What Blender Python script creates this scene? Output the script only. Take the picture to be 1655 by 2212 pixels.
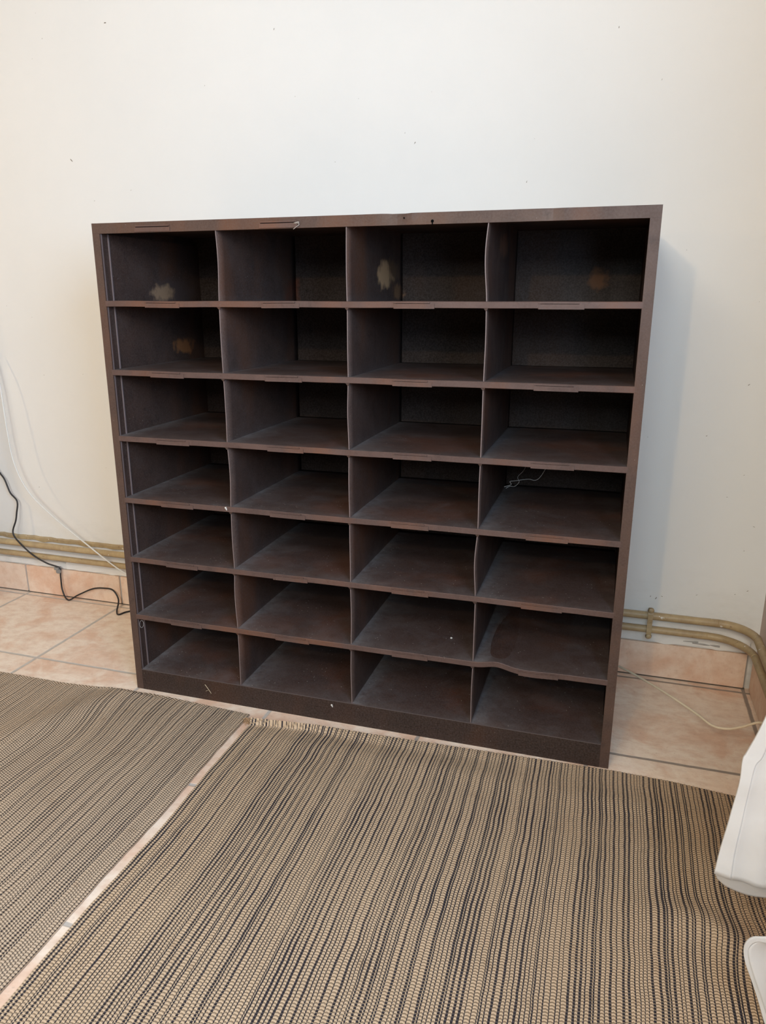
import bpy, bmesh, math, random
from mathutils import Vector, Matrix, noise

# ------------------------------------------------------------------ clear
for o in list(bpy.data.objects):
    bpy.data.objects.remove(o, do_unlink=True)
scene = bpy.context.scene
COL = scene.collection
PI = math.pi

# ------------------------------------------------------------------ camera
cam_d = bpy.data.cameras.new('camera')
cam = bpy.data.objects.new('camera', cam_d)
COL.objects.link(cam)
cam_d.sensor_fit = 'VERTICAL'
cam_d.sensor_height = 24.0
cam_d.lens = 17.3706
cam_d.clip_start = 0.02
X_ = Vector((0.95571, 0.29432, 0.00118))
Y_ = -Vector((0.08179, -0.26176, -0.96166))
Z_ = -Vector((-0.28272, 0.91916, -0.27424))
m4 = Matrix.Identity(4)
for i in range(3):
    m4[i][0] = X_[i]; m4[i][1] = Y_[i]; m4[i][2] = Z_[i]
m4.translation = Vector((1.187, -1.5552, 1.0289))
cam.matrix_world = m4
scene.camera = cam

# ------------------------------------------------------------------ world, lights, exposure
world = bpy.data.worlds.new('world'); scene.world = world
world.use_nodes = True
bg = world.node_tree.nodes['Background']
bg.inputs[0].default_value = (0.75, 0.86, 1.0, 1)
bg.inputs[1].default_value = 0.0

def light(name, kind, loc, power, color, **kw):
    d = bpy.data.lights.new(name, kind)
    d.energy = power; d.color = color
    for k, v in kw.items():
        setattr(d, k, v)
    o = bpy.data.objects.new(name, d)
    o.location = loc
    COL.objects.link(o)
    return o

# daylight through the window in the right wall (the pane opening is at x = 1.62)
WIN = (-1.95, -1.05, 1.02, 1.92)      # y0, y1, z0, z1
dl = light('window_daylight', 'AREA', (1.66, (WIN[0] + WIN[1]) / 2, (WIN[2] + WIN[3]) / 2), 58.0, (0.46, 0.70, 1.0),
           shape='RECTANGLE', size=WIN[3] - WIN[2], size_y=WIN[1] - WIN[0])
dl.rotation_euler = (0, PI / 2, 0)
# two added fill lights behind the camera, one cool, one warm
cf = light('cool_fill', 'AREA', (1.15, -3.6, 1.95), 42.0, (0.76, 0.93, 1.0), shape='RECTANGLE', size=0.9, size_y=0.8)
cf.rotation_euler = (PI * 0.40, 0, 0)
wf = light('warm_fill', 'AREA', (0.2, -2.8, 2.55), 43.0, (1.0, 0.89, 0.73), shape='RECTANGLE', size=1.2, size_y=0.6)
wf.rotation_euler = (PI * 0.25, 0, 0)
# bulbs: one behind the camera, one far to the left
light('warm_bulb', 'POINT', (0.70, -2.45, 1.667), 33.0, (1.0, 0.68, 0.32), shadow_soft_size=0.025)
light('side_lamp', 'POINT', (-2.30, -0.85, 1.55), 36.0, (1.0, 0.72, 0.38), shadow_soft_size=0.08)

vs = scene.view_settings
scene.display_settings.display_device = 'sRGB'
vs.view_transform = 'Standard'; vs.look = 'None'
vs.exposure = 0.0; vs.gamma = 1.0; vs.use_curve_mapping = False

# ------------------------------------------------------------------ helpers
def link(o): COL.objects.link(o); return o

def obj(name, bm, mats, parent=None, smooth=False):
    me = bpy.data.meshes.new(name)
    bm.normal_update()
    bm.to_mesh(me); bm.free()
    if not isinstance(mats, (list, tuple)): mats = [mats]
    for m in mats: me.materials.append(m)
    if smooth:
        for p in me.polygons: p.use_smooth = True
    o = bpy.data.objects.new(name, me)
    link(o)
    if parent is not None: o.parent = parent
    return o

def tag(o, label=None, cat=None, group=None, kind=None):
    if label: o['label'] = label
    if cat: o['category'] = cat
    if group: o['group'] = group
    if kind: o['kind'] = kind
    return o

def thing(name, label, cat, group=None, loc=(0, 0, 0)):
    o = bpy.data.objects.new(name, None)
    o.empty_display_size = 0.1
    o.location = loc
    link(o)
    return tag(o, label, cat, group)

def box(bm, x0, x1, y0, y1, z0, z1, bevel=0.0, mat=0):
    ret = bmesh.ops.create_cube(bm, size=1)
    vs_ = ret['verts']
    bmesh.ops.scale(bm, vec=(abs(x1 - x0), abs(y1 - y0), abs(z1 - z0)), verts=vs_)
    bmesh.ops.translate(bm, vec=((x0 + x1) / 2, (y0 + y1) / 2, (z0 + z1) / 2), verts=vs_)
    fs = set(f for v in vs_ for f in v.link_faces)
    for f in fs: f.material_index = mat
    if bevel > 0:
        es = list(set(e for v in vs_ for e in v.link_edges))
        r = bmesh.ops.bevel(bm, geom=es, offset=bevel, segments=2, profile=0.7, affect='EDGES')
        for f in r['faces']: f.material_index = mat

def catmull(pts, n=8):
    P = [Vector(p) for p in pts]
    P = [P[0] * 2 - P[1]] + P + [P[-1] * 2 - P[-2]]
    out = []
    for i in range(1, len(P) - 2):
        a, b, c, d = P[i - 1], P[i], P[i + 1], P[i + 2]
        for k in range(n):
            t = k / n
            out.append(0.5 * ((2 * b) + (c - a) * t + (2 * a - 5 * b + 4 * c - d) * t * t + (3 * b - a - 3 * c + d) * t ** 3))
    out.append(P[-2])
    return out

def tube(bm, pts, r, seg=12, smooth_n=8, wob=0.0, cap=True):
    path = catmull(pts, smooth_n) if smooth_n else [Vector(p) for p in pts]
    rings = []
    t0 = (path[1] - path[0]).normalized()
    up = Vector((0, 0, 1)) if abs(t0.z) < 0.9 else Vector((1, 0, 0))
    n = t0.cross(up).normalized()
    for i, p in enumerate(path):
        t = (path[min(i + 1, len(path) - 1)] - path[max(i - 1, 0)]).normalized()
        n = (n - t * n.dot(t)).normalized()
        b = t.cross(n)
        rr = r(i / (len(path) - 1)) if callable(r) else r
        if wob: rr *= 1 + wob * noise.noise(p * 40)
        rings.append([bm.verts.new(p + (n * math.cos(a) + b * math.sin(a)) * rr)
                      for a in [2 * PI * k / seg for k in range(seg)]])
    for A, B_ in zip(rings, rings[1:]):
        for k in range(seg):
            f = bm.faces.new((A[k], A[(k + 1) % seg], B_[(k + 1) % seg], B_[k])); f.smooth = True
    if cap:
        bm.faces.new(rings[0][::-1]); bm.faces.new(rings[-1])

def cyl(bm, c, axis, r, h, seg=16, r2=None):
    ret = bmesh.ops.create_cone(bm, cap_ends=True, segments=seg, radius1=r, radius2=r if r2 is None else r2, depth=h)
    q = Vector((0, 0, 1)).rotation_difference(Vector(axis))
    bmesh.ops.rotate(bm, cent=(0, 0, 0), matrix=q.to_matrix(), verts=ret['verts'])
    bmesh.ops.translate(bm, vec=c, verts=ret['verts'])

# ------------------------------------------------------------------ node helpers
class NT:
    def __init__(s, name):
        s.m = bpy.data.materials.new(name); s.m.use_nodes = True
        s.t = s.m.node_tree; s.b = s.t.nodes['Principled BSDF']
    def n(s, typ, **kw):
        nd = s.t.nodes.new(typ)
        for k, v in kw.items(): setattr(nd, k, v)
        return nd
    def l(s, a, b): s.t.links.new(a, b)
    def setv(s, sock, v):
        if hasattr(v, 'bl_idname') or isinstance(v, bpy.types.NodeSocket): s.l(v, sock)
        elif isinstance(v, (tuple, list)) and len(v) == 3 and sock.type == 'RGBA': sock.default_value = (*v, 1)
        else: sock.default_value = v
    def math(s, op, a, b=0.0, c=None, clamp=False):
        nd = s.n('ShaderNodeMath', operation=op); nd.use_clamp = clamp
        s.setv(nd.inputs[0], a); s.setv(nd.inputs[1], b)
        if c is not None: s.setv(nd.inputs[2], c)
        return nd.outputs[0]
    def mix(s, fac, a, b, blend='MIX'):
        nd = s.n('ShaderNodeMix', data_type='RGBA', blend_type=blend)
        s.setv(nd.inputs[0], fac); s.setv(nd.inputs[6], a); s.setv(nd.inputs[7], b)
        return nd.outputs[2]
    def ramp(s, fac, stops):
        nd = s.n('ShaderNodeValToRGB')
        e = nd.color_ramp.elements
        while len(e) < len(stops): e.new(0.5)
        for el, (p, c) in zip(e, stops):
            el.position = p
            el.color = (c, c, c, 1) if not isinstance(c, (tuple, list)) else (*c, 1)
        s.setv(nd.inputs[0], fac)
        return nd.outputs[0]
    def noise(s, vec, scale, detail=4, rough=0.55, dist=0.0):
        nd = s.n('ShaderNodeTexNoise')
        s.l(vec, nd.inputs['Vector']); nd.inputs['Scale'].default_value = scale
        nd.inputs['Detail'].default_value = detail; nd.inputs['Roughness'].default_value = rough
        nd.inputs['Distortion'].default_value = dist
        return nd.outputs[0]
    def coord(s, scale=None):
        c = s.n('ShaderNodeTexCoord').outputs['Object']
        if scale:
            mp = s.n('ShaderNodeMapping'); mp.inputs['Scale'].default_value = scale
            s.l(c, mp.inputs[0]); return mp.outputs[0]
        return c
    def bump(s, h, strength=0.3, dist=0.002, prev=None):
        nd = s.n('ShaderNodeBump'); s.setv(nd.inputs['Height'], h)
        nd.inputs['Strength'].default_value = strength; nd.inputs['Distance'].default_value = dist
        if prev is not None: s.l(prev, nd.inputs['Normal'])
        return nd.outputs[0]
    def out(s, col=None, rough=None, normal=None, metal=None, spec=None):
        if col is not None: s.setv(s.b.inputs['Base Color'], col)
        if rough is not None: s.setv(s.b.inputs['Roughness'], rough)
        if normal is not None: s.l(normal, s.b.inputs['Normal'])
        if metal is not None: s.b.inputs['Metallic'].default_value = metal
        if spec is not None: s.b.inputs['Specular IOR Level'].default_value = spec
        return s.m

def plain(name, col, rough=0.6, metal=0.0, spec=0.5):
    t = NT(name)
    n = t.noise(t.coord(), 60, 3)
    c = t.mix(t.math('MULTIPLY', n, 0.5), col, tuple(v * 0.75 for v in col))
    return t.out(c, rough, None, metal, spec)

# ---- plaster wall
def mat_plaster():
    t = NT('painted_plaster'); c = t.coord()
    big = t.ramp(t.noise(c, 1.6, 3), [(0.35, (0.80, 0.785, 0.755)), (0.65, (0.77, 0.76, 0.735))])
    fine = t.ramp(t.noise(c, 14, 5, 0.6), [(0.3, 0.0), (0.75, 1.0)])
    col = t.mix(t.math('MULTIPLY', fine, 0.12), big, (0.70, 0.69, 0.67))
    # scuffs and grime on the lowest part of the wall
    sep = t.n('ShaderNodeSeparateXYZ'); t.l(c, sep.inputs[0])
    low = t.ramp(t.math('MULTIPLY', sep.outputs[2], 1.0), [(0.0, 1.0), (0.35, 0.0)])
    g = t.math('MULTIPLY', low, t.ramp(t.noise(t.coord((1, 1, 2.2)), 9, 6, 0.7), [(0.48, 0.0), (0.66, 1.0)]))
    col = t.mix(t.math('MULTIPLY', g, 0.35), col, (0.46, 0.42, 0.37))
    # tiny dirt specks
    vo = t.n('ShaderNodeTexVoronoi'); vo.inputs['Scale'].default_value = 13; t.l(c, vo.inputs['Vector'])
    sp = t.math('LESS_THAN', vo.outputs['Distance'], 0.016)
    col = t.mix(t.math('MULTIPLY', sp, 0.45), col, (0.30, 0.27, 0.24))
    h = t.math('ADD', t.noise(c, 5, 4), t.math('MULTIPLY', t.noise(c, 60, 3), 0.12))
    return t.out(col, 0.62, t.bump(h, 0.25, 0.006), spec=0.3)
M_WALL = mat_plaster()
M_WALL_R = plain('side_wall_paint', (0.62, 0.50, 0.45), 0.7)
M_CEIL = plain('ceiling_paint', (0.40, 0.39, 0.37), 0.8)
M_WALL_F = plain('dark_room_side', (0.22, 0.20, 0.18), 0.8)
M_CHIP = plain('bared_plaster_nick', (0.26, 0.22, 0.18), 0.9)

# ---- floor tiles
T_X0, T_Y0, T_S = -0.3955, 0.066, 0.3985
def tile_body(t, c):
    n1 = t.noise(c, 7, 5, 0.6, 0.6)
    n2 = t.noise(t.coord((1, 1.6, 1)), 26, 6, 0.65)
    n3 = t.noise(c, 150, 3)
    col = t.ramp(n1, [(0.30, (0.88, 0.70, 0.56)), (0.47, (0.90, 0.76, 0.63)), (0.64, (0.78, 0.54, 0.40))])
    col = t.mix(t.ramp(n2, [(0.44, 0.0), (0.74, 0.55)]), col, (0.62, 0.39, 0.27))
    col = t.mix(t.ramp(n2, [(0.24, 0.7), (0.42, 0.0)]), col, (0.90, 0.78, 0.66))
    col = t.mix(t.ramp(n3, [(0.60, 0.0), (0.78, 0.35)]), col, (0.36, 0.22, 0.14))
    return col, n1, n2
def mat_floor():
    t = NT('terracotta_tile_floor'); c = t.coord()
    sep = t.n('ShaderNodeSeparateXYZ'); t.l(c, sep.inputs[0])
    wob = t.math('MULTIPLY', t.math('SUBTRACT', t.noise(c, 25, 3), 0.5), 0.004)
    def edge(o, off, half):
        a = t.math('ADD', t.math('MULTIPLY', t.math('ADD', t.math('SUBTRACT', o, off), wob), 1 / T_S), 100.0)
        f = t.math('FRACT', a)
        d = t.math('MINIMUM', f, t.math('SUBTRACT', 1.0, f))
        return t.ramp(t.math('MULTIPLY', d, T_S / half), [(0.55, 1.0), (1.0, 0.0)])
    g = t.math('MAXIMUM', edge(sep.outputs[0], T_X0, 0.0062), edge(sep.outputs[1], T_Y0, 0.0056))
    body, n1, n2 = tile_body(t, c)
    gx = t.ramp(sep.outputs[0], [(0.45, 0.0), (0.85, 1.0)])
    gr = t.mix(t.noise(c, 60, 4), (0.62, 0.57, 0.52), (0.44, 0.39, 0.35))
    gr = t.mix(gx, gr, t.mix(0.55, gr, (0.16, 0.11, 0.08)))      # darker joints towards the right
    col = t.mix(g, body, gr)
    h = t.math('SUBTRACT', t.math('MULTIPLY', n2, 0.25), g)
    rough = t.math('ADD', t.math('MULTIPLY', g, 0.35), t.math('ADD', t.math('MULTIPLY', n1, 0.25), 0.33))
    return t.out(col, rough, t.bump(h, 0.5, 0.002), spec=0.4)
M_FLOOR = mat_floor()
def mat_skirt():
    t = NT('terracotta_skirting_tile'); c = t.coord()
    body, n1, n2 = tile_body(t, c)
    col = t.mix(0.3, body, (0.62, 0.36, 0.24))
    return t.out(col, 0.5, t.bump(n2, 0.3, 0.001), spec=0.4)
M_SKIRT = mat_skirt()
M_GROUT = plain('grey_grout', (0.42, 0.40, 0.38), 0.9)
M_DGROUT = plain('dirty_joint', (0.12, 0.095, 0.075), 0.9)

# ---- cabinet enamel
SPOTS = [((0.6266, 0.272, 1.088), 0.034, (0.50, 0.29, 0.15)), ((0.6266, 0.392, 1.050), 0.022, (0.22, 0.11, 0.055)),
         ((0.6266, 0.33, 1.10), 0.035, (0.14, 0.075, 0.04)),
         ((0.020, 0.247, 1.047), 0.026, (0.32, 0.19, 0.11)), ((0.020, 0.30, 1.045), 0.05, (0.075, 0.05, 0.045)),
         ((0.020, 0.331, 0.905), 0.026, (0.28, 0.12, 0.05)), ((0.9273, 0.218, 1.150), 0.030, (0.16, 0.08, 0.05)),
         ((0.56, 0.437, 1.065), 0.045, (0.12, 0.045, 0.018)), ((1.13, 0.437, 1.08), 0.03, (0.15, 0.07, 0.035)),  # first spot paints a lit area of the back sheet into the colour
         ((0.29, 0.437, 1.05), 0.05, (0.12, 0.035, 0.018))]
def mat_enamel(name, base, alt, dusty=0.0, spots=False, spec=0.28, spk=0.05, streak=0.6):
    t = NT(name); c = t.coord()
    n1 = t.noise(c, 11, 5, 0.6, 0.4)
    n2 = t.noise(c, 240, 3, 0.6)
    n3 = t.noise(t.coord((1, 1, 0.4)), 6, 3, 0.5)
    col = t.mix(t.ramp(n1, [(0.35, 0.0), (0.65, 1.0)]), base, alt)
    col = t.mix(t.ramp(t.noise(c, 33, 5, 0.7), [(0.54, 0.0), (0.70, 0.5)]), col, tuple(v * 0.55 for v in alt))
    col = t.mix(t.ramp(n3, [(0.50, 0.0), (0.66, streak)]), col, (alt[0] * 2.1, alt[1] * 1.45, alt[2] * 0.9))
    col = t.mix(t.ramp(n2, [(0.35, 0.0), (0.8, 0.45)]), col, (0.12, 0.088, 0.078))
    if spots:
        w = t.n('ShaderNodeTexNoise'); w.inputs['Scale'].default_value = 38; w.inputs['Detail'].default_value = 4
        sc_ = t.n('ShaderNodeVectorMath', operation='MULTIPLY'); t.l(c, sc_.inputs[0]); sc_.inputs[1].default_value = (1, 0.42, 1)
        t.l(c, w.inputs['Vector'])
        ad = t.n('ShaderNodeVectorMath', operation='MULTIPLY_ADD')
        t.l(w.outputs['Color'], ad.inputs[0]); ad.inputs[1].default_value = (0.045,) * 3
        sb = t.n('ShaderNodeVectorMath', operation='SUBTRACT'); t.l(sc_.outputs[0], sb.inputs[0]); sb.inputs[1].default_value = (0.0225,) * 3
        t.l(sb.outputs[0], ad.inputs[2])
        for p, r, sc in sorted(SPOTS, key=lambda q: q[2][0]):
            dn = t.n('ShaderNodeVectorMath', operation='DISTANCE'); t.l(ad.outputs[0], dn.inputs[0]); dn.inputs[1].default_value = (p[0], p[1] * 0.42, p[2])
            f = t.ramp(t.math('MULTIPLY', dn.outputs['Value'], 1 / r), [(0.55, 0.9), (1.0, 0.0)])
            col = t.mix(f, col, sc)
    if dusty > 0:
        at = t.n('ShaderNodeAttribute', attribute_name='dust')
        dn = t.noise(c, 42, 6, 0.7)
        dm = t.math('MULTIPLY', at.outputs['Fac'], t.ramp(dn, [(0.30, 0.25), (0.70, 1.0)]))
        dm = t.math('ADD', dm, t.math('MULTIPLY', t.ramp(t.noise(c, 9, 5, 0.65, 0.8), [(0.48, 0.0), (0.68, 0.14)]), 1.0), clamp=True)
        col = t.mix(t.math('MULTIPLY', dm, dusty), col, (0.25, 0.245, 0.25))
    # pale specks of lint and chipped paint
    vo = t.n('ShaderNodeTexVoronoi'); vo.inputs['Scale'].default_value = 80; t.l(c, vo.inputs['Vector'])
    sp = t.math('LESS_THAN', vo.outputs['Distance'], spk)
    sp = t.math('MULTIPLY', sp, t.math('GREATER_THAN', t.noise(c, 13, 2), 0.55))
    col = t.mix(t.math('MULTIPLY', sp, 0.6), col, (0.42, 0.38, 0.34))
    rough = t.math('ADD', t.math('MULTIPLY', n1, 0.3), 0.36)
    nb = t.bump(t.math('ADD', t.math('MULTIPLY', n2, 0.3), n1), 0.25, 0.0012)
    return t.out(col, rough, nb, spec=spec)
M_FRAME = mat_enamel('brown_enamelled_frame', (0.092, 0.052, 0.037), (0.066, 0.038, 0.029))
M_BACK = mat_enamel('shade_toned_back_sheet', (0.032, 0.021, 0.017), (0.022, 0.014, 0.011), 0.05, spots=True, spec=0.12, spk=0.03)  # shade deep in the cells is put into this darker colour
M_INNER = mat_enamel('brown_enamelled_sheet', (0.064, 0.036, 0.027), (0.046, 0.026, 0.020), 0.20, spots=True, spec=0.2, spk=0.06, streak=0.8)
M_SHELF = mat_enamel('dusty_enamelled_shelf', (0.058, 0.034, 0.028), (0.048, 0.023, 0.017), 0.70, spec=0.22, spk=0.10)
M_LIP = mat_enamel('worn_shelf_edge', (0.115, 0.068, 0.056), (0.082, 0.048, 0.040))
M_BASE = mat_enamel('brown_base_rail', (0.036, 0.021, 0.016), (0.026, 0.016, 0.012), spec=0.2)
M_RUB = plain('worn_rail_edge', (0.11, 0.085, 0.08), 0.6)
M_EDGE = plain('rubbed_sheet_edge', (0.20, 0.15, 0.145), 0.5)
M_GROOVE = plain('groove_shade', (0.018, 0.010, 0.008), 0.9, spec=0.1)  # recess shade of the label holder grooves, painted as a dark strip
M_BLACK = plain('black_hole', (0.004, 0.004, 0.004), 0.9, spec=0.0)

M_PIPE = None
def mat_pipe():
    t = NT('ochre_pipe_paint'); c = t.coord()
    n = t.noise(c, 22, 5, 0.65)
    col = t.mix(t.ramp(n, [(0.35, 0.0), (0.7, 1.0)]), (0.48, 0.36, 0.20), (0.35, 0.25, 0.14))
    col = t.mix(t.ramp(t.noise(c, 90, 4, 0.7), [(0.62, 0.0), (0.70, 0.9)]), col, (0.20, 0.12, 0.07))
    col = t.mix(t.ramp(t.noise(t.coord((1, 1, 1.3)), 57, 2), [(0.70, 0.0), (0.73, 0.9)]), col, (0.75, 0.72, 0.66))
    return t.out(col, 0.45, t.bump(n, 0.3, 0.002), spec=0.4)
M_PIPE = mat_pipe()
M_BLKCAB = plain('black_cable_sheath', (0.020, 0.018, 0.020), 0.45)
M_WHTCAB = plain('white_cable_sheath', (0.80, 0.79, 0.76), 0.4)
M_CREAM = plain('cream_cord', (0.86, 0.74, 0.55), 0.75)
M_CLIP = plain('grey_clip', (0.28, 0.27, 0.26), 0.6)
M_STRAW = plain('dry_straw', (0.55, 0.45, 0.30), 0.7)
M_LINT = plain('grey_lint', (0.42, 0.42, 0.42), 0.9)
M_CRUMB = plain('white_crumb', (0.72, 0.68, 0.62), 0.9)
M_TAPE = plain('frayed_tape', (0.36, 0.31, 0.27), 0.8)

def mat_cloth():
    t = NT('white_cotton'); c = t.coord()
    w1 = t.n('ShaderNodeTexWave'); w1.inputs['Scale'].default_value = 420; t.l(c, w1.inputs['Vector'])
    w2 = t.n('ShaderNodeTexWave', bands_direction='Z'); w2.inputs['Scale'].default_value = 420; t.l(c, w2.inputs['Vector'])
    h = t.math('ADD', w1.outputs['Fac'], w2.outputs['Fac'])
    n = t.noise(c, 18, 4)
    col = t.mix(t.ramp(n, [(0.4, 0.0), (0.7, 0.5)]), (0.70, 0.695, 0.695), (0.65, 0.64, 0.63))
    nb = t.bump(n, 0.25, 0.006, t.bump(h, 0.1, 0.0004))
    t.b.inputs['Sheen Weight'].default_value = 0.15
    t.b.inputs['Subsurface Weight'].default_value = 0.0
    return t.out(col, 0.85, nb, spec=0.2)
M_CLOTH = mat_cloth()

# ---- rug yarns.  UV: u = column number, v = metres along the stripe
def mat_yarn(name, c1, c2, dark, pitch=0.0056, gap=0.0):
    t = NT(name)
    uv = t.n('ShaderNodeUVMap').outputs[0]
    sep = t.n('ShaderNodeSeparateXYZ'); t.l(uv, sep.inputs[0])
    colid = t.math('FLOOR', sep.outputs[0])
    fr = t.math('FRACT', sep.outputs[0])
    wn = t.n('ShaderNodeTexWhiteNoise', noise_dimensions='1D'); t.l(colid, wn.inputs['W'])
    ph = t.math('ADD', t.math('MULTIPLY', t.math('MODULO', colid, 4.0), PI * 0.5), t.math('MULTIPLY', wn.outputs['Value'], 1.2))
    c = t.coord()
    drift = t.math('MULTIPLY', t.noise(c, 9, 2), 9.0)
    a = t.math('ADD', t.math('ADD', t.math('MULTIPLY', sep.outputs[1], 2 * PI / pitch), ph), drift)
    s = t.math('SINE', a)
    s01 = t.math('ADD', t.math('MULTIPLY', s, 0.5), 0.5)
    n = t.noise(c, 22, 4, 0.6); n2 = t.noise(c, 420, 2); n3 = t.noise(c, 2.3, 3)
    col = t.mix(n2, c1, c2)
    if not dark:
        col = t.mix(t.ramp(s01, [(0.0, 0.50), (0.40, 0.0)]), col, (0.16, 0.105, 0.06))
        col = t.mix(t.ramp(n, [(0.60, 0.0), (0.78, 0.45)]), col, (0.26, 0.16, 0.085))
        col = t.mix(t.ramp(n3, [(0.40, 0.0), (0.70, 0.25)]), col, (0.32, 0.225, 0.14))
    else:
        thr = t.math('ADD', t.math('MULTIPLY', t.noise(c, 5, 3), 0.9), gap)
        k = t.ramp(t.math('SUBTRACT', s01, thr), [(0.30, 0.0), (0.42, 1.0)])
        col = t.mix(t.math('MULTIPLY', k, 0.85), col, (0.40, 0.30, 0.20))
    h = t.math('ADD', t.math('POWER', s01, 0.6), t.math('MULTIPLY', n2, 0.25))
    t.b.inputs['Sheen Weight'].default_value = 0.0
    return t.out(col, 0.9, t.bump(h, 0.85, 0.0016), spec=0.12)
TAN1, TAN2 = (0.66, 0.49, 0.335), (0.53, 0.385, 0.255)
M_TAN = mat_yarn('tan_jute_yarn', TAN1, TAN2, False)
M_NAVY = mat_yarn('navy_wool_yarn', (0.035, 0.032, 0.040), (0.060, 0.050, 0.052), True, gap=0.12)
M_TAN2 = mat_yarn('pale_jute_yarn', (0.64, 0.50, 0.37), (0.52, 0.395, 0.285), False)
M_NAVY2 = mat_yarn('dotted_navy_yarn', (0.045, 0.038, 0.042), (0.075, 0.060, 0.058), True, gap=-0.06)

# ------------------------------------------------------------------ room shell
YW = 0.495; XR = 1.62; XL = -3.0; YF = -4.6; ZC = 2.65
bm = bmesh.new(); box(bm, XL - 0.1, XR + 0.1, YF - 0.1, YW + 0.1, -0.10, 0.0)
tag(obj('floor', bm, M_FLOOR), kind='structure')
bm = bmesh.new(); box(bm, XL - 0.1, XR + 0.1, YF - 0.1, YW + 0.1, ZC, ZC + 0.1)
tag(obj('ceiling', bm, M_CEIL), kind='structure')

# back wall, with nicks and chipped spots in its paint
bm = bmesh.new(); box(bm, XL - 0.1, XR + 0.1, YW, YW + 0.1, 0.0, ZC)
marks = [(0.253, 1.719, .010, 80), (0.642, 1.424, .011, 60), (-0.426, 1.434, .018, -50), (0.42, 1.389, .006, 0), (-0.265, 1.781, .014, -5),
         (-0.358, 1.318, .008, 10), (-0.227, 1.343, .006, 40), (0.038, 1.601, .006, 80), (1.132, 1.644, .008, 80), (0.936, 1.319, .010, 70),
         (1.238, 1.527, .006, 70), (1.511, 0.828, .010, 40), (1.428, 0.695, .008, 20), (1.528, 0.598, .006, 30), (1.495, 0.537, .006, 0),
         (1.568, 0.463, .009, -20), (1.553, 0.395, .006, 10), (1.452, 0.258, .008, 30), (1.349, 0.236, .012, 65), (1.364, 0.243, .009, -10),
         (1.3345, 0.240, .009, 70), (1.575, 0.284, .010, 30), (0.488, 1.538, .004, 0), (-0.483, 1.761, .006, 80), (0.615, 1.449, .006, 80),
         (0.95, 1.417, .004, 0), (-0.701, 0.401, .008, 15), (1.546, 0.271, .007, 50), (-0.622, 0.79, .006, 0)]
rnd = random.Random(4)
for mx, mz, ln, ang in marks:
    a = math.radians(ang); n = 9; vsr = []
    top = bm.verts.new((mx, YW - 0.0004, mz))
    ring = []
    for k in range(n):
        th = 2 * PI * k / n
        u = math.cos(th) * ln * 0.5 * rnd.uniform(0.8, 1.25); v = math.sin(th) * ln * 0.13 * rnd.uniform(0.6, 1.7)
        ring.append(bm.verts.new((mx + u * math.cos(a) - v * math.sin(a), YW + 0.0003, mz + u * math.sin(a) + v * math.cos(a))))
    for k in range(n):
        f = bm.faces.new((top, ring[k], ring[(k + 1) % n])); f.material_index = 1
# crumbled plaster ledges above the skirting and above the pipes (left), lumps by the pipe bend (right)
def ledge(x0, x1, z0, z1, thick, seed, mi=0):
    r = random.Random(seed); n = int((x1 - x0) / 0.012); prev = None
    for i in range(n + 1):
        x = x0 + (x1 - x0) * i / n
        zt = z1 + 0.004 * noise.noise(Vector((x * 30, seed, 0))); zb = z0 + 0.006 * noise.noise(Vector((x * 22, seed, 5)))
        th = thick * (0.75 + 0.5 * noise.noise(Vector((x * 18, 3, seed))))
        cur = [bm.verts.new((x, YW + 0.001, zt + 0.003)), bm.verts.new((x, YW - th, zt)), bm.verts.new((x, YW - th, zb)), bm.verts.new((x, YW + 0.001, zb - 0.003))]
        if prev:
            for k in range(3):
                f = bm.faces.new((prev[k], prev[k + 1], cur[k + 1], cur[k])); f.material_index = mi
        prev = cur
ledge(-0.62, 1.60, 0.108, 0.138, 0.009, 3)
ledge(-1.04, -0.62, 0.108, 0.128, 0.006, 5)
ledge(-1.04, 0.3, 0.205, 0.216, 0.014, 8, 2)
for x0, x1, zz in [(1.43, 1.47, 0.121), (1.455, 1.50, 0.1165), (1.50, 1.525, 0.118)]:
    ledge(x0, x1, zz - 0.0002, zz + 0.0012, 0.0102, int(x0 * 100), 3)
tag(obj('wall_back', bm, [M_WALL, M_CHIP, M_PIPE, M_GROUT]), kind='structure')

# right wall with its window opening
y0, y1, z0, z1 = WIN
bm = bmesh.new()
box(bm, XR, XR + 0.12, y1, YW, 0, ZC); box(bm, XR, XR + 0.12, YF, y0, 0, ZC)
box(bm, XR, XR + 0.12, y0, y1, 0, z0); box(bm, XR, XR + 0.12, y0, y1, z1, ZC)
tag(obj('wall_right', bm, M_WALL_R), kind='structure')
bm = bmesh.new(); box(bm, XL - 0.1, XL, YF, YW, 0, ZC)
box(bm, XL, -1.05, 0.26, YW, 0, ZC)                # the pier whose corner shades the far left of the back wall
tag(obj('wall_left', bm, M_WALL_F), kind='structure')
bm = bmesh.new(); box(bm, XL, XR, YF - 0.1, YF, 0, ZC)
tag(obj('wall_front', bm, M_WALL_F), kind='structure')

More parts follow.
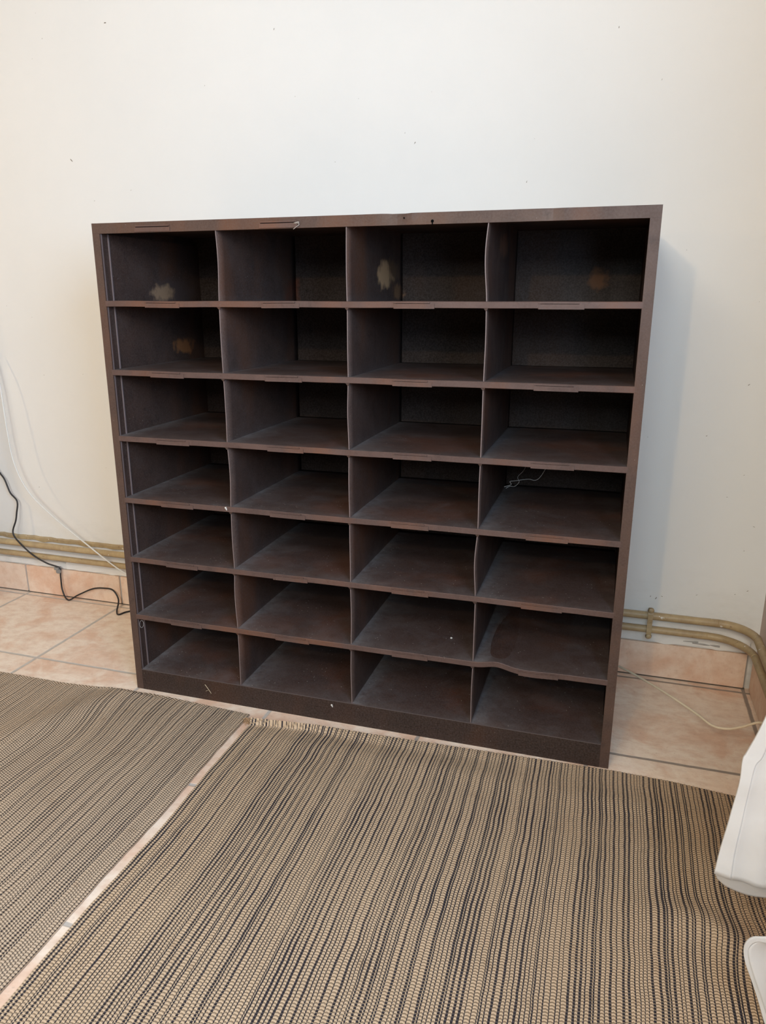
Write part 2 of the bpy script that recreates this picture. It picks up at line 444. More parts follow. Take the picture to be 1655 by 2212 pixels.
# skirting tiles
bm = bmesh.new()
box(bm, -1.045, 1.600, 0.490, 0.4955, 0.0, 0.103, 0, 1)
xs = -0.4 + 0.4 * -1
box(bm, -1.045, -0.8035, 0.4855, 0.494, 0.004, 0.1045, 0.0012, 0)
xs = -0.8
while xs < 1.60:
    xe = min(xs + 0.4, 1.603)
    if xe - xs > 0.02:
        box(bm, xs + 0.0035, xe - 0.0035, 0.4855, 0.494, 0.004, 0.1045, 0.0012, 0)
    xs += 0.4
box(bm, -1.045, 1.600, 0.4865, 0.4945, 0.0, 0.0035, 0, 2)
tag(obj('baseboard_back', bm, [M_SKIRT, M_GROUT, M_DGROUT]), kind='structure')
bm = bmesh.new()
box(bm, 1.615, 1.6205, YF, 0.486, 0.0, 0.103, 0, 1)
ys = 0.478
while ys > YF + 0.1:
    box(bm, 1.610, 1.6195, max(ys - 0.3935, YF + 0.02), ys, 0.004, 0.1045, 0.0012, 0)
    ys -= 0.4
tag(obj('baseboard_right', bm, [M_SKIRT, M_DGROUT]), kind='structure')

# ------------------------------------------------------------------ cabinet
W, H, D = 1.248, 1.2, 0.4386
ZS = [1.0276, 0.8665, 0.7044, 0.5444, 0.3839, 0.2216, 0.0594]
XD = [0.3185, 0.6266, 0.9273]
S = 0.0195
cab = thing('pigeonhole_cabinet', 'dark brown metal pigeonhole cabinet with 28 empty compartments standing against the white wall', 'cabinet')
cells = [S] + XD + [W - S]
LIPH = 0.0135

# side panels, top panel, back panel
def side(x0, x1, inner):
    bm = bmesh.new(); box(bm, x0, x1, 0.0015, D + 0.006, 0.0, H - 0.001, 0.0008)
    return bm
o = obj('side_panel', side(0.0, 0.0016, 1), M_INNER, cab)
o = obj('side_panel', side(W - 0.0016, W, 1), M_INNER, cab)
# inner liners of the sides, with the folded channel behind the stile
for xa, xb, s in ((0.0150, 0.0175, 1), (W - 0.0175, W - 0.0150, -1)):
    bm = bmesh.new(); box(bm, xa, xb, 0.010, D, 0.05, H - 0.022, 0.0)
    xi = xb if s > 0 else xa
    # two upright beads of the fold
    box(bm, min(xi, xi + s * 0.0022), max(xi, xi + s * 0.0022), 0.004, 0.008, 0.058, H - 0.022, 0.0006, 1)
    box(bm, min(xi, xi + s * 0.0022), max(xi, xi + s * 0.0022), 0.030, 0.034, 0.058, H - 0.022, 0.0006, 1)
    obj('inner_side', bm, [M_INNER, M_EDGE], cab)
bm = bmesh.new(); box(bm, 0.0016, W - 0.0016, 0.0015, D + 0.006, H - 0.0025, H - 0.0008); 

obj('top_panel', bm, M_FRAME, cab)
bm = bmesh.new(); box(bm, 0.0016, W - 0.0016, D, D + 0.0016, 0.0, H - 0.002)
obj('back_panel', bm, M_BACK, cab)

# front frame: grid-built so that the top rail can carry its dent
def frame_piece(x0, x1, z0, z1, nx, nz, mat, name, dent=False, label=None):
    bm = bmesh.new()
    def yy(x, z):
        y = 0.0
        if dent:
            for cx, w_, a in ((0.735, 0.020, 0.0022), (0.765, 0.016, -0.0030), (0.70, 0.03, -0.0010), (1.05, 0.012, 0.0014), (1.07, 0.014, -0.001)):
                y += a * math.exp(-((x - cx) / w_) ** 2) * (0.35 + 0.65 * (z - z0) / (z1 - z0))
        y += 0.0003 * noise.noise(Vector((x * 12, z * 12, 2.0)))
        return y
    def zz(x, z):
        if dent and z > z1 - 1e-4:
            return z - 0.0016 * math.exp(-((x - 0.745) / 0.02) ** 2)
        return z
    F = [[bm.verts.new((x0 + (x1 - x0) * i / nx, yy(x0 + (x1 - x0) * i / nx, z0 + (z1 - z0) * j / nz), zz(x0 + (x1 - x0) * i / nx, z0 + (z1 - z0) * j / nz))) for j in range(nz + 1)] for i in range(nx + 1)]
    Bk = [[bm.verts.new((v.co.x, 0.0022 + max(0, v.co.y) if False else v.co.y + 0.0020, v.co.z)) for v in r] for r in F]
    for i in range(nx):
        for j in range(nz):
            bm.faces.new((F[i][j], F[i + 1][j], F[i + 1][j + 1], F[i][j + 1]))
            bm.faces.new((Bk[i][j], Bk[i][j + 1], Bk[i + 1][j + 1], Bk[i + 1][j]))
    for i in range(nx):
        bm.faces.new((F[i][0], Bk[i][0], Bk[i + 1][0], F[i + 1][0])); bm.faces.new((F[i][nz], F[i + 1][nz], Bk[i + 1][nz], Bk[i][nz]))
    for j in range(nz):
        bm.faces.new((F[0][j], F[0][j + 1], Bk[0][j + 1], Bk[0][j])); bm.faces.new((F[nx][j], Bk[nx][j], Bk[nx][j + 1], F[nx][j + 1]))
    for f in bm.faces: f.smooth = False
    return bm
bmt = frame_piece(0, W, H - 0.0225, H, 120, 6, M_FRAME, 'top_rail', True)
box(bmt, S, W - S, 0.002, 0.012, H - 0.0225, H - 0.0210)       # fold under the rail
top_rail = obj('top_rail', bmt, M_FRAME, cab)
bml = frame_piece(0, S, 0.0, H - 0.0226, 3, 60, M_FRAME, 'stile'); box(bml, S - 0.0014, S, 0.0018, 0.011, 0.05, H - 0.023, 0.0003)
obj('stile', bml, M_FRAME, cab)
bmr = frame_piece(W - S - 0.001, W, 0.0, H - 0.0226, 3, 60, M_FRAME, 'stile'); box(bmr, W - S - 0.001, W - S + 0.0006, 0.0018, 0.011, 0.05, H - 0.023, 0.0003)
obj('stile', bmr, M_FRAME, cab)
bmb = frame_piece(S + 0.0001, W - S - 0.0011, 0.0, 0.0592, 60, 4, M_BASE, 'base_rail'); 
box(bmb, S + 0.0005, W - S - 0.0015, -0.0004, 0.0016, 0.0586, 0.0600, 0.0003, 1)
obj('base_rail', bmb, [M_BASE, M_RUB], cab)
# keyhole in the top rail
bm = bmesh.new(); cyl(bm, (0.812, -0.0002, 1.1832), (0, 1, 0), 0.0030, 0.0012); box(bm, 0.8108, 0.8132, -0.0008, 0.0004, 1.1765, 1.183)
kh = obj('keyhole', bm, M_BLACK, top_rail); kh['label'] = 'black keyhole'
bm = bmesh.new(); cyl(bm, (0.7535, -0.0028, 1.1905), (0, 1, 0), 0.0015, 0.0012)
obj('pin_hole', bm, M_BLACK, top_rail)

# shelves with folded front edges
def shelf_z(i, x):
    z = 0.0
    if i == 5:                                   # the bent edge right of the third divider
        z += 0.0080 * math.exp(-((x - 0.983) / 0.030) ** 2) - 0.003 * math.exp(-((x - 1.06) / 0.05) ** 2)
    z += 0.0011 * noise.noise(Vector((x * 7, i * 3.1, 0)))
    return z
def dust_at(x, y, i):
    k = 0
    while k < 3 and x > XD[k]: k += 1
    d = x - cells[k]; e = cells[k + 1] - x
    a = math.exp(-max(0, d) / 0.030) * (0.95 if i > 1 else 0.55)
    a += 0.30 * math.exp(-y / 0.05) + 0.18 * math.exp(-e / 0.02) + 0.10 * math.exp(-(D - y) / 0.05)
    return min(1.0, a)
TABS = [(0.125, 0.216), (0.427, 0.518), (0.730, 0.818), (1.033, 1.122)]
def lip_tab(bm, x0, x1, zb, zt, yf, zf):
    # raised label holder: a thin plate folded over the edge, upper groove line on it
    n = 8
    for a, b, t_, q0, q1 in ((x0, x1, 0.0014, zb - 0.0016, zt - 0.0052), (x0 + 0.004, x1 - 0.010, 0.0004, zt - 0.0054, zt - 0.0040), (x0, x1 - 0.010, 0.0022, zt - 0.0042, zt - 0.0016)):
        for k in range(n):
            xa = a + (b - a) * k / n; xb = a + (b - a) * (k + 1) / n
            dz = zf((xa + xb) / 2)
            box(bm, xa, xb + 0.00005, yf - t_, yf + 0.0002, q0 + dz, q1 + dz, 0, 1 if t_ < 0.001 else 0)
for i, z in enumerate(ZS):
    nx, ny = 208, 22
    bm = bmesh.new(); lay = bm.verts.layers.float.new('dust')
    ysamp = [0.0] + [0.004, 0.012, 0.022, 0.035, 0.05] + [0.05 + (D - 0.05) * k / 16 for k in range(1, 17)]
    ysamp = [max(0.001, q) for q in ysamp]
    x0, x1 = S - 0.0015, W - S + 0.001
    def zat(x, y):
        fall = math.exp(-y / (0.035 if i != 5 else 0.085))
        sag = -0.0016 * noise.noise(Vector((x * 4, y * 5, i * 7.0)))
        return z + shelf_z(i, x) * fall + sag * (1 - fall)
    G = []
    for a in range(nx + 1):
        x = x0 + (x1 - x0) * a / nx
        row = []
        for y in ysamp:
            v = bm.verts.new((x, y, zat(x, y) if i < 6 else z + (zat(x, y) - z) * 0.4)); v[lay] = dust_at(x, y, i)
            row.append(v)
        G.append(row)
    for a in range(nx):
        for b in range(len(ysamp) - 1):
            f = bm.faces.new((G[a][b], G[a + 1][b], G[a + 1][b + 1], G[a][b + 1])); f.smooth = True
    under = [[bm.verts.new((v.co.x, v.co.y, v.co.z - 0.0012)) for v in (r[0], r[-1])] for r in G]
    for a in range(nx):
        bm.faces.new((under[a][0], under[a][1], under[a + 1][1], under[a + 1][0]))
        bm.faces.new((G[a][-1], G[a + 1][-1], under[a + 1][1], under[a][1]))
    if i < 6:
        # front lip: face, small roll at top, return underneath
        prof = [(0.001, 0.0), (0.0002, -0.0002), (-0.0006, -0.0012), (-0.0006, -LIPH + 0.0008), (0.0002, -LIPH), (0.0090, -LIPH), (0.0090, -LIPH + 0.001), (0.002, -LIPH + 0.001), (0.002, -0.0012)]
        prev = None
        for a in range(nx + 1):
            x = x0 + (x1 - x0) * a / nx; dz = shelf_z(i, x)
            wob = 0.00035 * noise.noise(Vector((x * 30, i, 9)))
            cur = [bm.verts.new((x, y + wob, z + dz + dzz)) for y, dzz in prof]
            for v in cur: v[lay] = 0.0
            if prev:
                for k in range(len(prof) - 1):
                    f = bm.faces.new((prev[k], prev[k + 1], cur[k + 1], cur[k])); f.material_index = 1
            prev = cur
    sh = obj('shelf' if i < 6 else 'bottom_shelf', bm, [M_SHELF, M_LIP], cab)
    if i < 6:
        for k, (a, b) in enumerate(TABS):
            bm = bmesh.new(); r = random.Random(i * 10 + k); j = r.uniform(-0.002, 0.002)
            lip_tab(bm, a + j, b + j, z - LIPH, z, -0.0006, lambda x: shelf_z(i, x))
            obj('label_holder', bm, [M_LIP, M_GROOVE], sh)
# label holders on the top rail
for a, b in ((0.115, 0.207), (0.428, 0.517)):
    bm = bmesh.new()
    box(bm, a, b, -0.0018, 0.0003, 1.1788, 1.1880, 0.0003); box(bm, a + 0.003, b - 0.003, -0.0006, 0.0, 1.1880, 1.1898, 0, 1); box(bm, a + 0.003, b, -0.0026, 0.0, 1.1898, 1.1925, 0.0003)
    obj('label_holder', bm, [M_LIP, M_GROOVE], top_rail)

# dividers
BEND = {(0, 2): (0.006, 0.35), (4, 2): (0.005, 0.5), (0, 0): (-0.003, 0.5), (2, 1): (0.002, .5), (5, 0): (0.003, 0.5), (3, 0): (-0.003, 0.6)}
for i, z in enumerate(ZS):
    ztop = (H - 0.0025) if i == 0 else ZS[i - 1] - 0.001
    for k, xc in enumerate(XD):
        bm = bmesh.new(); lay = bm.verts.layers.float.new('dust')
        ny, nz = 14, 12
        amp, cen = BEND.get((i, k), (0.0012 * math.sin(i * 2.1 + k), 0.5))
        rows = [[], []]
        for sgn in (0, 1):
            for a in range(ny + 1):
                y = 0.003 + (D - 0.003) * a / ny
                r_ = []
                for b in range(nz + 1):
                    tt = b / nz; zq = z + (ztop - z) * tt
                    # underneath the lip the front edge starts lower than the lip itself
                    if i > 0: zq = min(zq, ztop)
                    bx = -amp * math.sin(PI * tt) ** 1.5 * math.exp(-y / 0.10)
                    x = xc + bx + (-0.0009 if sgn == 0 else 0.0009) + 0.0008 * noise.noise(Vector((y * 9, zq * 9, k + i)))
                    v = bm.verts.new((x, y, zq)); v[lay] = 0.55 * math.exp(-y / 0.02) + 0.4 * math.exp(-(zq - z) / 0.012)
                    r_.append(v)
                rows[sgn].append(r_)
        L, R_ = rows
        for a in range(ny):
            for b in range(nz):
                bm.faces.new((L[a][b], L[a][b + 1], L[a + 1][b + 1], L[a + 1][b])).smooth = True
                bm.faces.new((R_[a][b], R_[a + 1][b], R_[a + 1][b + 1], R_[a][b + 1])).smooth = True
        for b in range(nz):
            f = bm.faces.new((L[0][b], R_[0][b], R_[0][b + 1], L[0][b + 1])); f.material_index = 1
            bm.faces.new((L[ny][b], L[ny][b + 1], R_[ny][b + 1], R_[ny][b]))
        for a in range(ny):
            bm.faces.new((L[a][nz], L[a + 1][nz], R_[a + 1][nz], R_[a][nz]))
        if i > 0:   # small welded gusset under the lip
            zt = ZS[i - 1] - LIPH
            g = [bm.verts.new((xc - 0.006, 0.0005, zt + 0.001)), bm.verts.new((xc + 0.005, 0.0005, zt + 0.001)), bm.verts.new((xc + 0.0012, 0.0012, zt - 0.005)), bm.verts.new((xc - 0.0012, 0.0012, zt - 0.005))]
            g2 = [bm.verts.new((v.co.x, 0.004, v.co.z)) for v in g]
            bm.faces.new(g[::-1]); bm.faces.new(g2)
            for q in range(4): bm.faces.new((g[q], g[(q + 1) % 4], g2[(q + 1) % 4], g2[q]))
        obj('divider', bm, [M_INNER, M_EDGE], cab)

# ------------------------------------------------------------------ heating pipes and clamp
def pipe(zc, r, rb, xb, label):
    pts = [(-1.046, 0.462, zc + 0.003), (-0.4, 0.463, zc + 0.0), (0.4, 0.463, zc), (1.2, 0.463, zc), (xb - rb - 0.02, 0.463, zc)]
    cx, cy = xb - rb, 0.463 - rb
    for k in range(0, 7):
        a = PI / 2 * (1 - k / 6)
        pts.append((cx + rb * math.cos(a), cy + rb * math.sin(a), zc))
    pts += [(xb, cy - 0.05, zc), (xb, -0.3, zc), (xb, -2.4, zc), (xb, -4.55, zc)]
    bm = bmesh.new(); tube(bm, pts, r, 16, 6, wob=0.05)
    return tag(obj('heating_pipe', bm, M_PIPE, None, True), label, 'pipe', None)
pipe(0.1955, 0.0105, 0.085, 1.594, 'upper ochre painted heating pipe running along the wall and bending at the corner')
pipe(0.1553, 0.0098, 0.105, 1.590, 'lower ochre painted heating pipe, just above the skirting tiles')
cl = thing('pipe_clamp', 'ochre painted metal clamp holding the two heating pipes right of the cabinet', 'clamp')
bm = bmesh.new()
pr = [(0.4555, 0.2195), (0.4480, 0.2150), (0.4450, 0.206), (0.4448, 0.190), (0.4470, 0.178), (0.4462, 0.165), (0.4450, 0.155), (0.4470, 0.143), (0.4560, 0.136)]
for (ya, za), (yb, zb) in zip(pr, pr[1:]):
    v = [bm.verts.new(q) for q in ((1.330, ya, za), (1.343, ya, za), (1.343, yb, zb), (1.330, yb, zb))]
    w = [bm.verts.new((q.co.x, q.co.y + 0.003, q.co.z)) for q in v]
    bm.faces.new(v[::-1]); bm.faces.new(w)
    for q in range(4): bm.faces.new((v[q], v[(q + 1) % 4], w[(q + 1) % 4], w[q]))
box(bm, 1.334, 1.339, 0.46, 0.497, 0.200, 0.206); box(bm, 1.334, 1.339, 0.46, 0.497, 0.138, 0.142)
obj('strap', bm, M_PIPE, cl)
for zc in (0.2165, 0.1405):
    bm = bmesh.new(); cyl(bm, (1.3365, 0.4455, zc), (0, -1, 0), 0.0085, 0.006, 18, 0.0055)
    obj('screw', bm, M_PIPE, cl, True)

# ------------------------------------------------------------------ cables
bm = bmesh.new()
tube(bm, [(-0.7957, 0.4700, 0.8484), (-0.7717, 0.4550, 0.7512), (-0.7585, 0.4450, 0.6053), (-0.7433, 0.4400, 0.4955), (-0.6959, 0.4350, 0.4027), (-0.6120, 0.4350, 0.3243), (-0.4957, 0.4400, 0.2377), (-0.3529, 0.4430, 0.1441), (-0.22, 0.4520, 0.09), (-0.10, 0.4540, 0.05), (0.1, 0.4540, 0.03)], 0.0024, 8, 8)
tag(obj('white_cable', bm, M_WHTCAB, None, True), 'thin white cable hanging in a curve down the wall left of the cabinet', 'cable')
bm = bmesh.new()
tube(bm, [(-0.8708, 0.4780, 0.4795), (-0.8468, 0.4780, 0.4446), (-0.8275, 0.4750, 0.4232), (-0.8113, 0.4750, 0.3775), (-0.7833, 0.4720, 0.3485), (-0.7866, 0.4660, 0.3075), (-0.7896, 0.4600, 0.2800), (-0.8012, 0.4520, 0.2385), (-0.7775, 0.4470, 0.2079), (-0.7245, 0.4470, 0.1649), (-0.6764, 0.4550, 0.1361), (-0.6367, 0.4700, 0.1160), (-0.6362, 0.4710, 0.0842), (-0.6312, 0.4660, 0.0338),
          (-0.603, 0.456, 0.004), (-0.565, 0.466, 0.024), (-0.505, 0.472, 0.052), (-0.455, 0.472, 0.060), (-0.418, 0.468, 0.058), (-0.392, 0.458, 0.030),
          (-0.372, 0.418, 0.006), (-0.353, 0.402, 0.0035), (-0.340, 0.430, 0.0035), (-0.30, 0.455, 0.0035), (-0.15, 0.465, 0.0035), (0.1, 0.46, 0.0035)], 0.0028, 8, 8)
tag(obj('black_cable', bm, M_BLKCAB, None, True), 'black cable winding down the wall to the floor left of the cabinet', 'cable')
bm = bmesh.new()
cyl(bm, (-0.640, 0.469, 0.106), (0.5, -0.7, -0.3), 0.0085, 0.012, 14); box(bm, -0.653, -0.636, 0.462, 0.480, 0.109, 0.119, 0.002)
tag(obj('cable_clip', bm, M_CLIP, None, False), 'small grey clip gripping the black cable above the skirting tiles', 'clip')
bm = bmesh.new()
tube(bm, [(0.9, 0.466, 0.010), (1.10, 0.466, 0.022), (1.246, 0.466, 0.030), (1.287, 0.435, 0.036), (1.345, 0.365, 0.042), (1.400, 0.290, 0.048), (1.450, 0.222, 0.050), (1.480, 0.178, 0.050),
          (1.512, 0.165, 0.054), (1.545, 0.174, 0.060), (1.585, 0.180, 0.075), (1.60, 0.10, 0.10)], 0.0030, 8, 8)
tag(obj('cream_cord', bm, M_CREAM, None, True), 'cream cord lifting off the tiles between the cabinet and the white cloth', 'cord')
bm = bmesh.new(); tube(bm, [(1.0, 0.470, 0.004), (1.25, 0.470, 0.004), (1.30, 0.468, 0.0035), (1.36, 0.468, 0.003)], 0.002, 6, 4)
# ------------------------------------------------------------------ rugs
bm.free()
def build_rug(name, x0, x1, yb, edge, flap, hfun, warp, seq_seed, mats, tanw, darkw, label, cat, thin=0.35):
    r = random.Random(seq_seed)
    cols = []; x = x0
    while x < x1:
        k = r.random()
        tw = tanw * r.uniform(0.75, 1.15)
        if k < 0.22: tw = tanw * 1.5
        cols.append((tw, 0)); x += tw
        dw = darkw * r.uniform(0.8, 1.2)
        if r.random() < thin: dw = darkw * 2.1
        elif r.random() < 0.35: dw = darkw * 0.75
        cols.append((dw, 1)); x += dw
        if r.random() < 0.10:
            cols.append((0.0016, 0)); cols.append((darkw * 1.3, 1)); x += 0.0016 + darkw * 1.3
    kf = (x1 - x0) / sum(c[0] for c in cols); cols = [(c[0] * kf, c[1]) for c in cols]
    bm = bmesh.new(); uvl = bm.loops.layers.uv.new('UVMap')
    ny = 110
    ts = [k / ny for k in range(ny + 1)]
    fl = [k / 5 for k in range(1, 6)]
    def column(x, lift):
        out = []
        yc, (ye, ze) = flap(x), edge(x)
        for t_ in ts:
            y = yb + (yc - yb) * t_
            xx = x + warp(x, y)
            out.append(bm.verts.new((xx, y, hfun(xx, y) + lift)))
        zc = hfun(x, yc)
        for q in fl:
            y = yc + (ye - yc) * q; xx = x + warp(x, yc) * (1 - q * 0.3)
            e = q * q * (3 - 2 * q)
            out.append(bm.verts.new((xx, y, zc + (ze - zc) * (0.5 * q + 0.5 * e) + lift)))
        return out
    cur = x0; left = column(cur, 0.0)
    first = left; lo = [v.co.copy() for v in left]
    for ci, (w, kind) in enumerate(cols):
        mid = column(cur + w / 2, 0.0016 if kind == 0 else 0.0006)
        right = column(cur + w, 0.0)
        n = len(left)
        for A, B_, ua, ub in ((left, mid, 0.02, 0.5), (mid, right, 0.5, 0.98)):
            for q in range(n - 1):
                f = bm.faces.new((A[q], B_[q], B_[q + 1], A[q + 1])); f.material_index = kind; f.smooth = True
                vv = (A[q].co.y, B_[q].co.y, B_[q + 1].co.y, A[q + 1].co.y)
                uu = (ua, ub, ub, ua)
                for lp, a_, b_ in zip(f.loops, uu, vv): lp[uvl].uv = (ci + a_, b_)
        left = right; cur += w
    last = left
    # rim down to the floor on every side
    def rim(vs_, side, mi=0):
        prev = None
        for q, v in enumerate(vs_):
            b = bm.verts.new((v.co.x, v.co.y, max(0.0003, v.co.z - 0.0045)))
            if prev:
                f = bm.faces.new((prev[0], v, b, prev[1]) if side else (v, prev[0], prev[1], b)); f.material_index = mi
            prev = (v, b)
    rim(first, False); rim(last, True)
    return bm, cur
def sstep(a, b, x):
    t_ = min(1, max(0, (x - a) / (b - a))); return t_ * t_ * (3 - 2 * t_)

def interp(tab, x):
    if x <= tab[0][0]: return tab[0][1]
    for (a, va), (b, vb) in zip(tab, tab[1:]):
        if x <= b: return va + (vb - va) * (x - a) / (b - a)
    return tab[-1][1]
# main (right) rug
def h_right(x, y):
    h = 0.0035 + 0.0012 * (noise.noise(Vector((x * 3, y * 4, 1))) + 1)
    # fold running across towards the white cloth
    yc = interp([(1.20, -0.385), (1.31, -0.386), (1.40, -0.378), (1.45, -0.405), (1.52, -0.44), (1.8, -0.55)], x)
    a = sstep(1.25, 1.42, x)
    h += a * 0.011 * math.exp(-((y - yc + 0.030) / 0.038) ** 2)
    h += 0.006 * math.exp(-((y + 0.12) / 0.035) ** 2) * (0.5 + 0.5 * noise.noise(Vector((x * 5, 0, 4))))
    return h
def warp_right(x, y):
    return 0.008 * noise.noise(Vector((x * 2.2, y * 3.0, 0))) + 0.0014 * noise.noise(Vector((x * 14, y * 20, 3))) \
        + 0.0007 * noise.noise(Vector((x * 60, y * 90, 5))) + 0.012 * sstep(1.25, 1.5, x) * math.exp(-((y + 0.42) / 0.06) ** 2)
EDGE_R = [(0.377, -0.047), (0.562, -0.027), (0.684, -0.026), (0.914, -0.0165), (1.10, -0.0095), (1.20, -0.006), (1.262, -0.004), (1.383, -0.0075), (1.504, -0.020), (1.8, -0.05)]
RISE_R = [(0.37, 0.020), (0.50, 0.021), (0.60, 0.016), (0.85, 0.010), (1.0, 0.008), (1.15, 0.0065), (1.3, 0.005), (1.8, 0.005)]
def edge_right(x):
    z = interp(RISE_R, x) + 0.0015 * noise.noise(Vector((x * 20, 0, 0)))
    y = interp(EDGE_R, x) - (z) * 1.45 + 0.0012 * noise.noise(Vector((x * 55, 1, 0)))
    return (min(y, -0.0045) if x < 1.26 else y, z)
def flap_right(x):
    return min(interp([(0.37, -0.083), (0.495, -0.058), (0.573, -0.062), (0.65, -0.068), (0.81, -0.066), (1.0, -0.050), (1.3, -0.030), (1.8, -0.08)], x) - 0.006, edge_right(x)[0] - 0.004)
bm, _ = build_rug('woven_rug', 0.3835, 1.86, -1.25, edge_right, flap_right, h_right, warp_right, 7, None, 0.0052, 0.0019, '', '')
o = obj('woven_rug', bm, [M_TAN, M_NAVY])
tag(o, 'large tan and navy striped rug with curled far edge in front of the cabinet', 'rug')

def h_left(x, y):
    h = 0.0035 + 0.0012 * (noise.noise(Vector((x * 3, y * 4, 8))) + 1)
    h += 0.010 * math.exp(-((x + 0.12 - 0.5 * (y + 0.25)) / 0.06) ** 2) * sstep(-0.6, -0.2, y)
    return h
def warp_left(x, y):
    b = math.exp(-((x + 0.02) / 0.22) ** 2)
    return 0.010 * noise.noise(Vector((x * 2.5, y * 3.5, 20))) + 0.0018 * noise.noise(Vector((x * 15, y * 20, 23))) \
        + 0.0005 * noise.noise(Vector((x * 60, y * 90, 5))) - 0.035 * b * sstep(-0.30, -0.06, y)
EDGE_L = [(-1.2, -0.045), (-0.431, -0.041), (-0.193, -0.040), (0.089, -0.019), (0.23, -0.028), (0.368, -0.036)]
def edge_left(x):
    return (interp(EDGE_L, x) - 0.004 + 0.0012 * noise.noise(Vector((x * 50, 1, 0))), 0.0045)
def flap_left(x): return edge_left(x)[0] - 0.012
bm, _ = build_rug('woven_rug', -1.10, 0.362, -1.25, edge_left, flap_left, h_left, warp_left, 11, None, 0.0050, 0.0019, '', '', thin=0.32)
o = obj('woven_rug', bm, [M_TAN2, M_NAVY2])
tag(o, 'finely striped greyish tan woven rug at the left, its corner ending before the cabinet', 'rug')
# frayed tuft on the corner of the right rug
bm = bmesh.new(); rr = random.Random(2)
for k in range(26):
    a = rr.uniform(0, 2 * PI); c0 = Vector((0.379 + rr.uniform(-.004, .004), -0.078 + rr.uniform(-.004, .004), 0.006))
    tube(bm, [c0, c0 + Vector((math.cos(a) * .006, math.sin(a) * .006, rr.uniform(.002, .010))), c0 + Vector((math.cos(a + .8) * .012 - .003, math.sin(a + .8) * .009, rr.uniform(-.001, .008)))], 0.0009, 5, 3)
t_ = obj('frayed_corner', bm, plain('frayed_jute', (0.42, 0.26, 0.14), 0.9), bpy.data.objects['woven_rug'])

# ------------------------------------------------------------------ white cloths
def sheet(L, R, ny_w, thick=0.0012, wav=0.006, seed=0, nu=28):
    """surface between left boundary polyline L and right boundary polyline R (same count)"""
    bm = bmesh.new(); G = []
    Lp = catmull(L, 6); Rp = catmull(R, 6)
    for a, b in zip(Lp, Rp):
        row = []
        for k in range(nu + 1):
            u = k / nu; p = a.lerp(b, u)
            p = p + Vector((0, wav * math.sin(u * 9 + seed + p.z * 5) * sstep(0, .25, u) + 0.004 * noise.noise(p * 14 + Vector((seed, 0, 0))), 0))
            row.append(p)
        G.append(row)
    V = [[bm.verts.new(p) for p in r] for r in G]
    V2 = [[bm.verts.new(p + Vector((0, thick, 0))) for p in r] for r in G]
    n, m_ = len(V), nu
    for i in range(n - 1):
        for k in range(m_):
            bm.faces.new((V[i][k], V[i + 1][k], V[i + 1][k + 1], V[i][k + 1])).smooth = True
            bm.faces.new((V2[i][k], V2[i][k + 1], V2[i + 1][k + 1], V2[i + 1][k])).smooth = True
    for i in range(n - 1):
        bm.faces.new((V[i][0], V2[i][0], V2[i + 1][0], V[i + 1][0])); bm.faces.new((V[i][m_], V[i + 1][m_], V2[i + 1][m_], V2[i][m_]))
    for k in range(m_):
        bm.faces.new((V[0][k], V[0][k + 1], V2[0][k + 1], V2[0][k])); bm.faces.new((V[n - 1][k], V2[n - 1][k], V2[n - 1][k + 1], V[n - 1][k + 1]))
    return bm
Lo = [Vector(q) for q in [(1.4645, -0.5000, 0.6192), (1.4497, -0.5000, 0.5407), (1.4344, -0.5000, 0.4655), (1.4254, -0.5000, 0.4278), (1.4159, -0.5000, 0.3961), (1.4125, -0.5000, 0.3838), (1.4127, -0.5000, 0.3462), (1.4077, -0.5000, 0.2887), (1.4010, -0.5000, 0.2249), (1.3977, -0.5000, 0.1797)]]
Li = [Vector(q) for q in [(1.4894, -0.5040, 0.6141), (1.4733, -0.5040, 0.5393), (1.4533, -0.5040, 0.4653), (1.4425, -0.5040, 0.4305), (1.4361, -0.5040, 0.3958), (1.4285, -0.5040, 0.3789), (1.4255, -0.5040, 0.3438), (1.4227, -0.5040, 0.2912), (1.4196, -0.5040, 0.2328), (1.4191, -0.5040, 0.1777)]]
Fr = [Vector(q) for q in [(1.5513, -0.4700, 0.5556), (1.5545, -0.4700, 0.4989), (1.5579, -0.4700, 0.4406), (1.5579, -0.4700, 0.4104), (1.5590, -0.4700, 0.3801), (1.5602, -0.4700, 0.3570), (1.5614, -0.4700, 0.3258), (1.5638, -0.4700, 0.2783), (1.5662, -0.4700, 0.2296), (1.5742, -0.4700, 0.1557)]]
cl1 = thing('draped_cloth', 'white cotton cloth with a wide stitched hem hanging at the right edge above the rug', 'cloth')
obj('cloth_panel', sheet(Li, Fr, 0, wav=0.008, seed=1), M_CLOTH, cl1)
bmh = sheet([p + Vector((0, -0.0016, 0)) for p in Lo], [p + Vector((0.0015, -0.0006, 0)) for p in Li], 0, thick=0.0030, wav=0.0, seed=1, nu=10)
hm = obj('side_hem', bmh, M_CLOTH, cl1); hm['label'] = 'wide doubled hem down the left side'
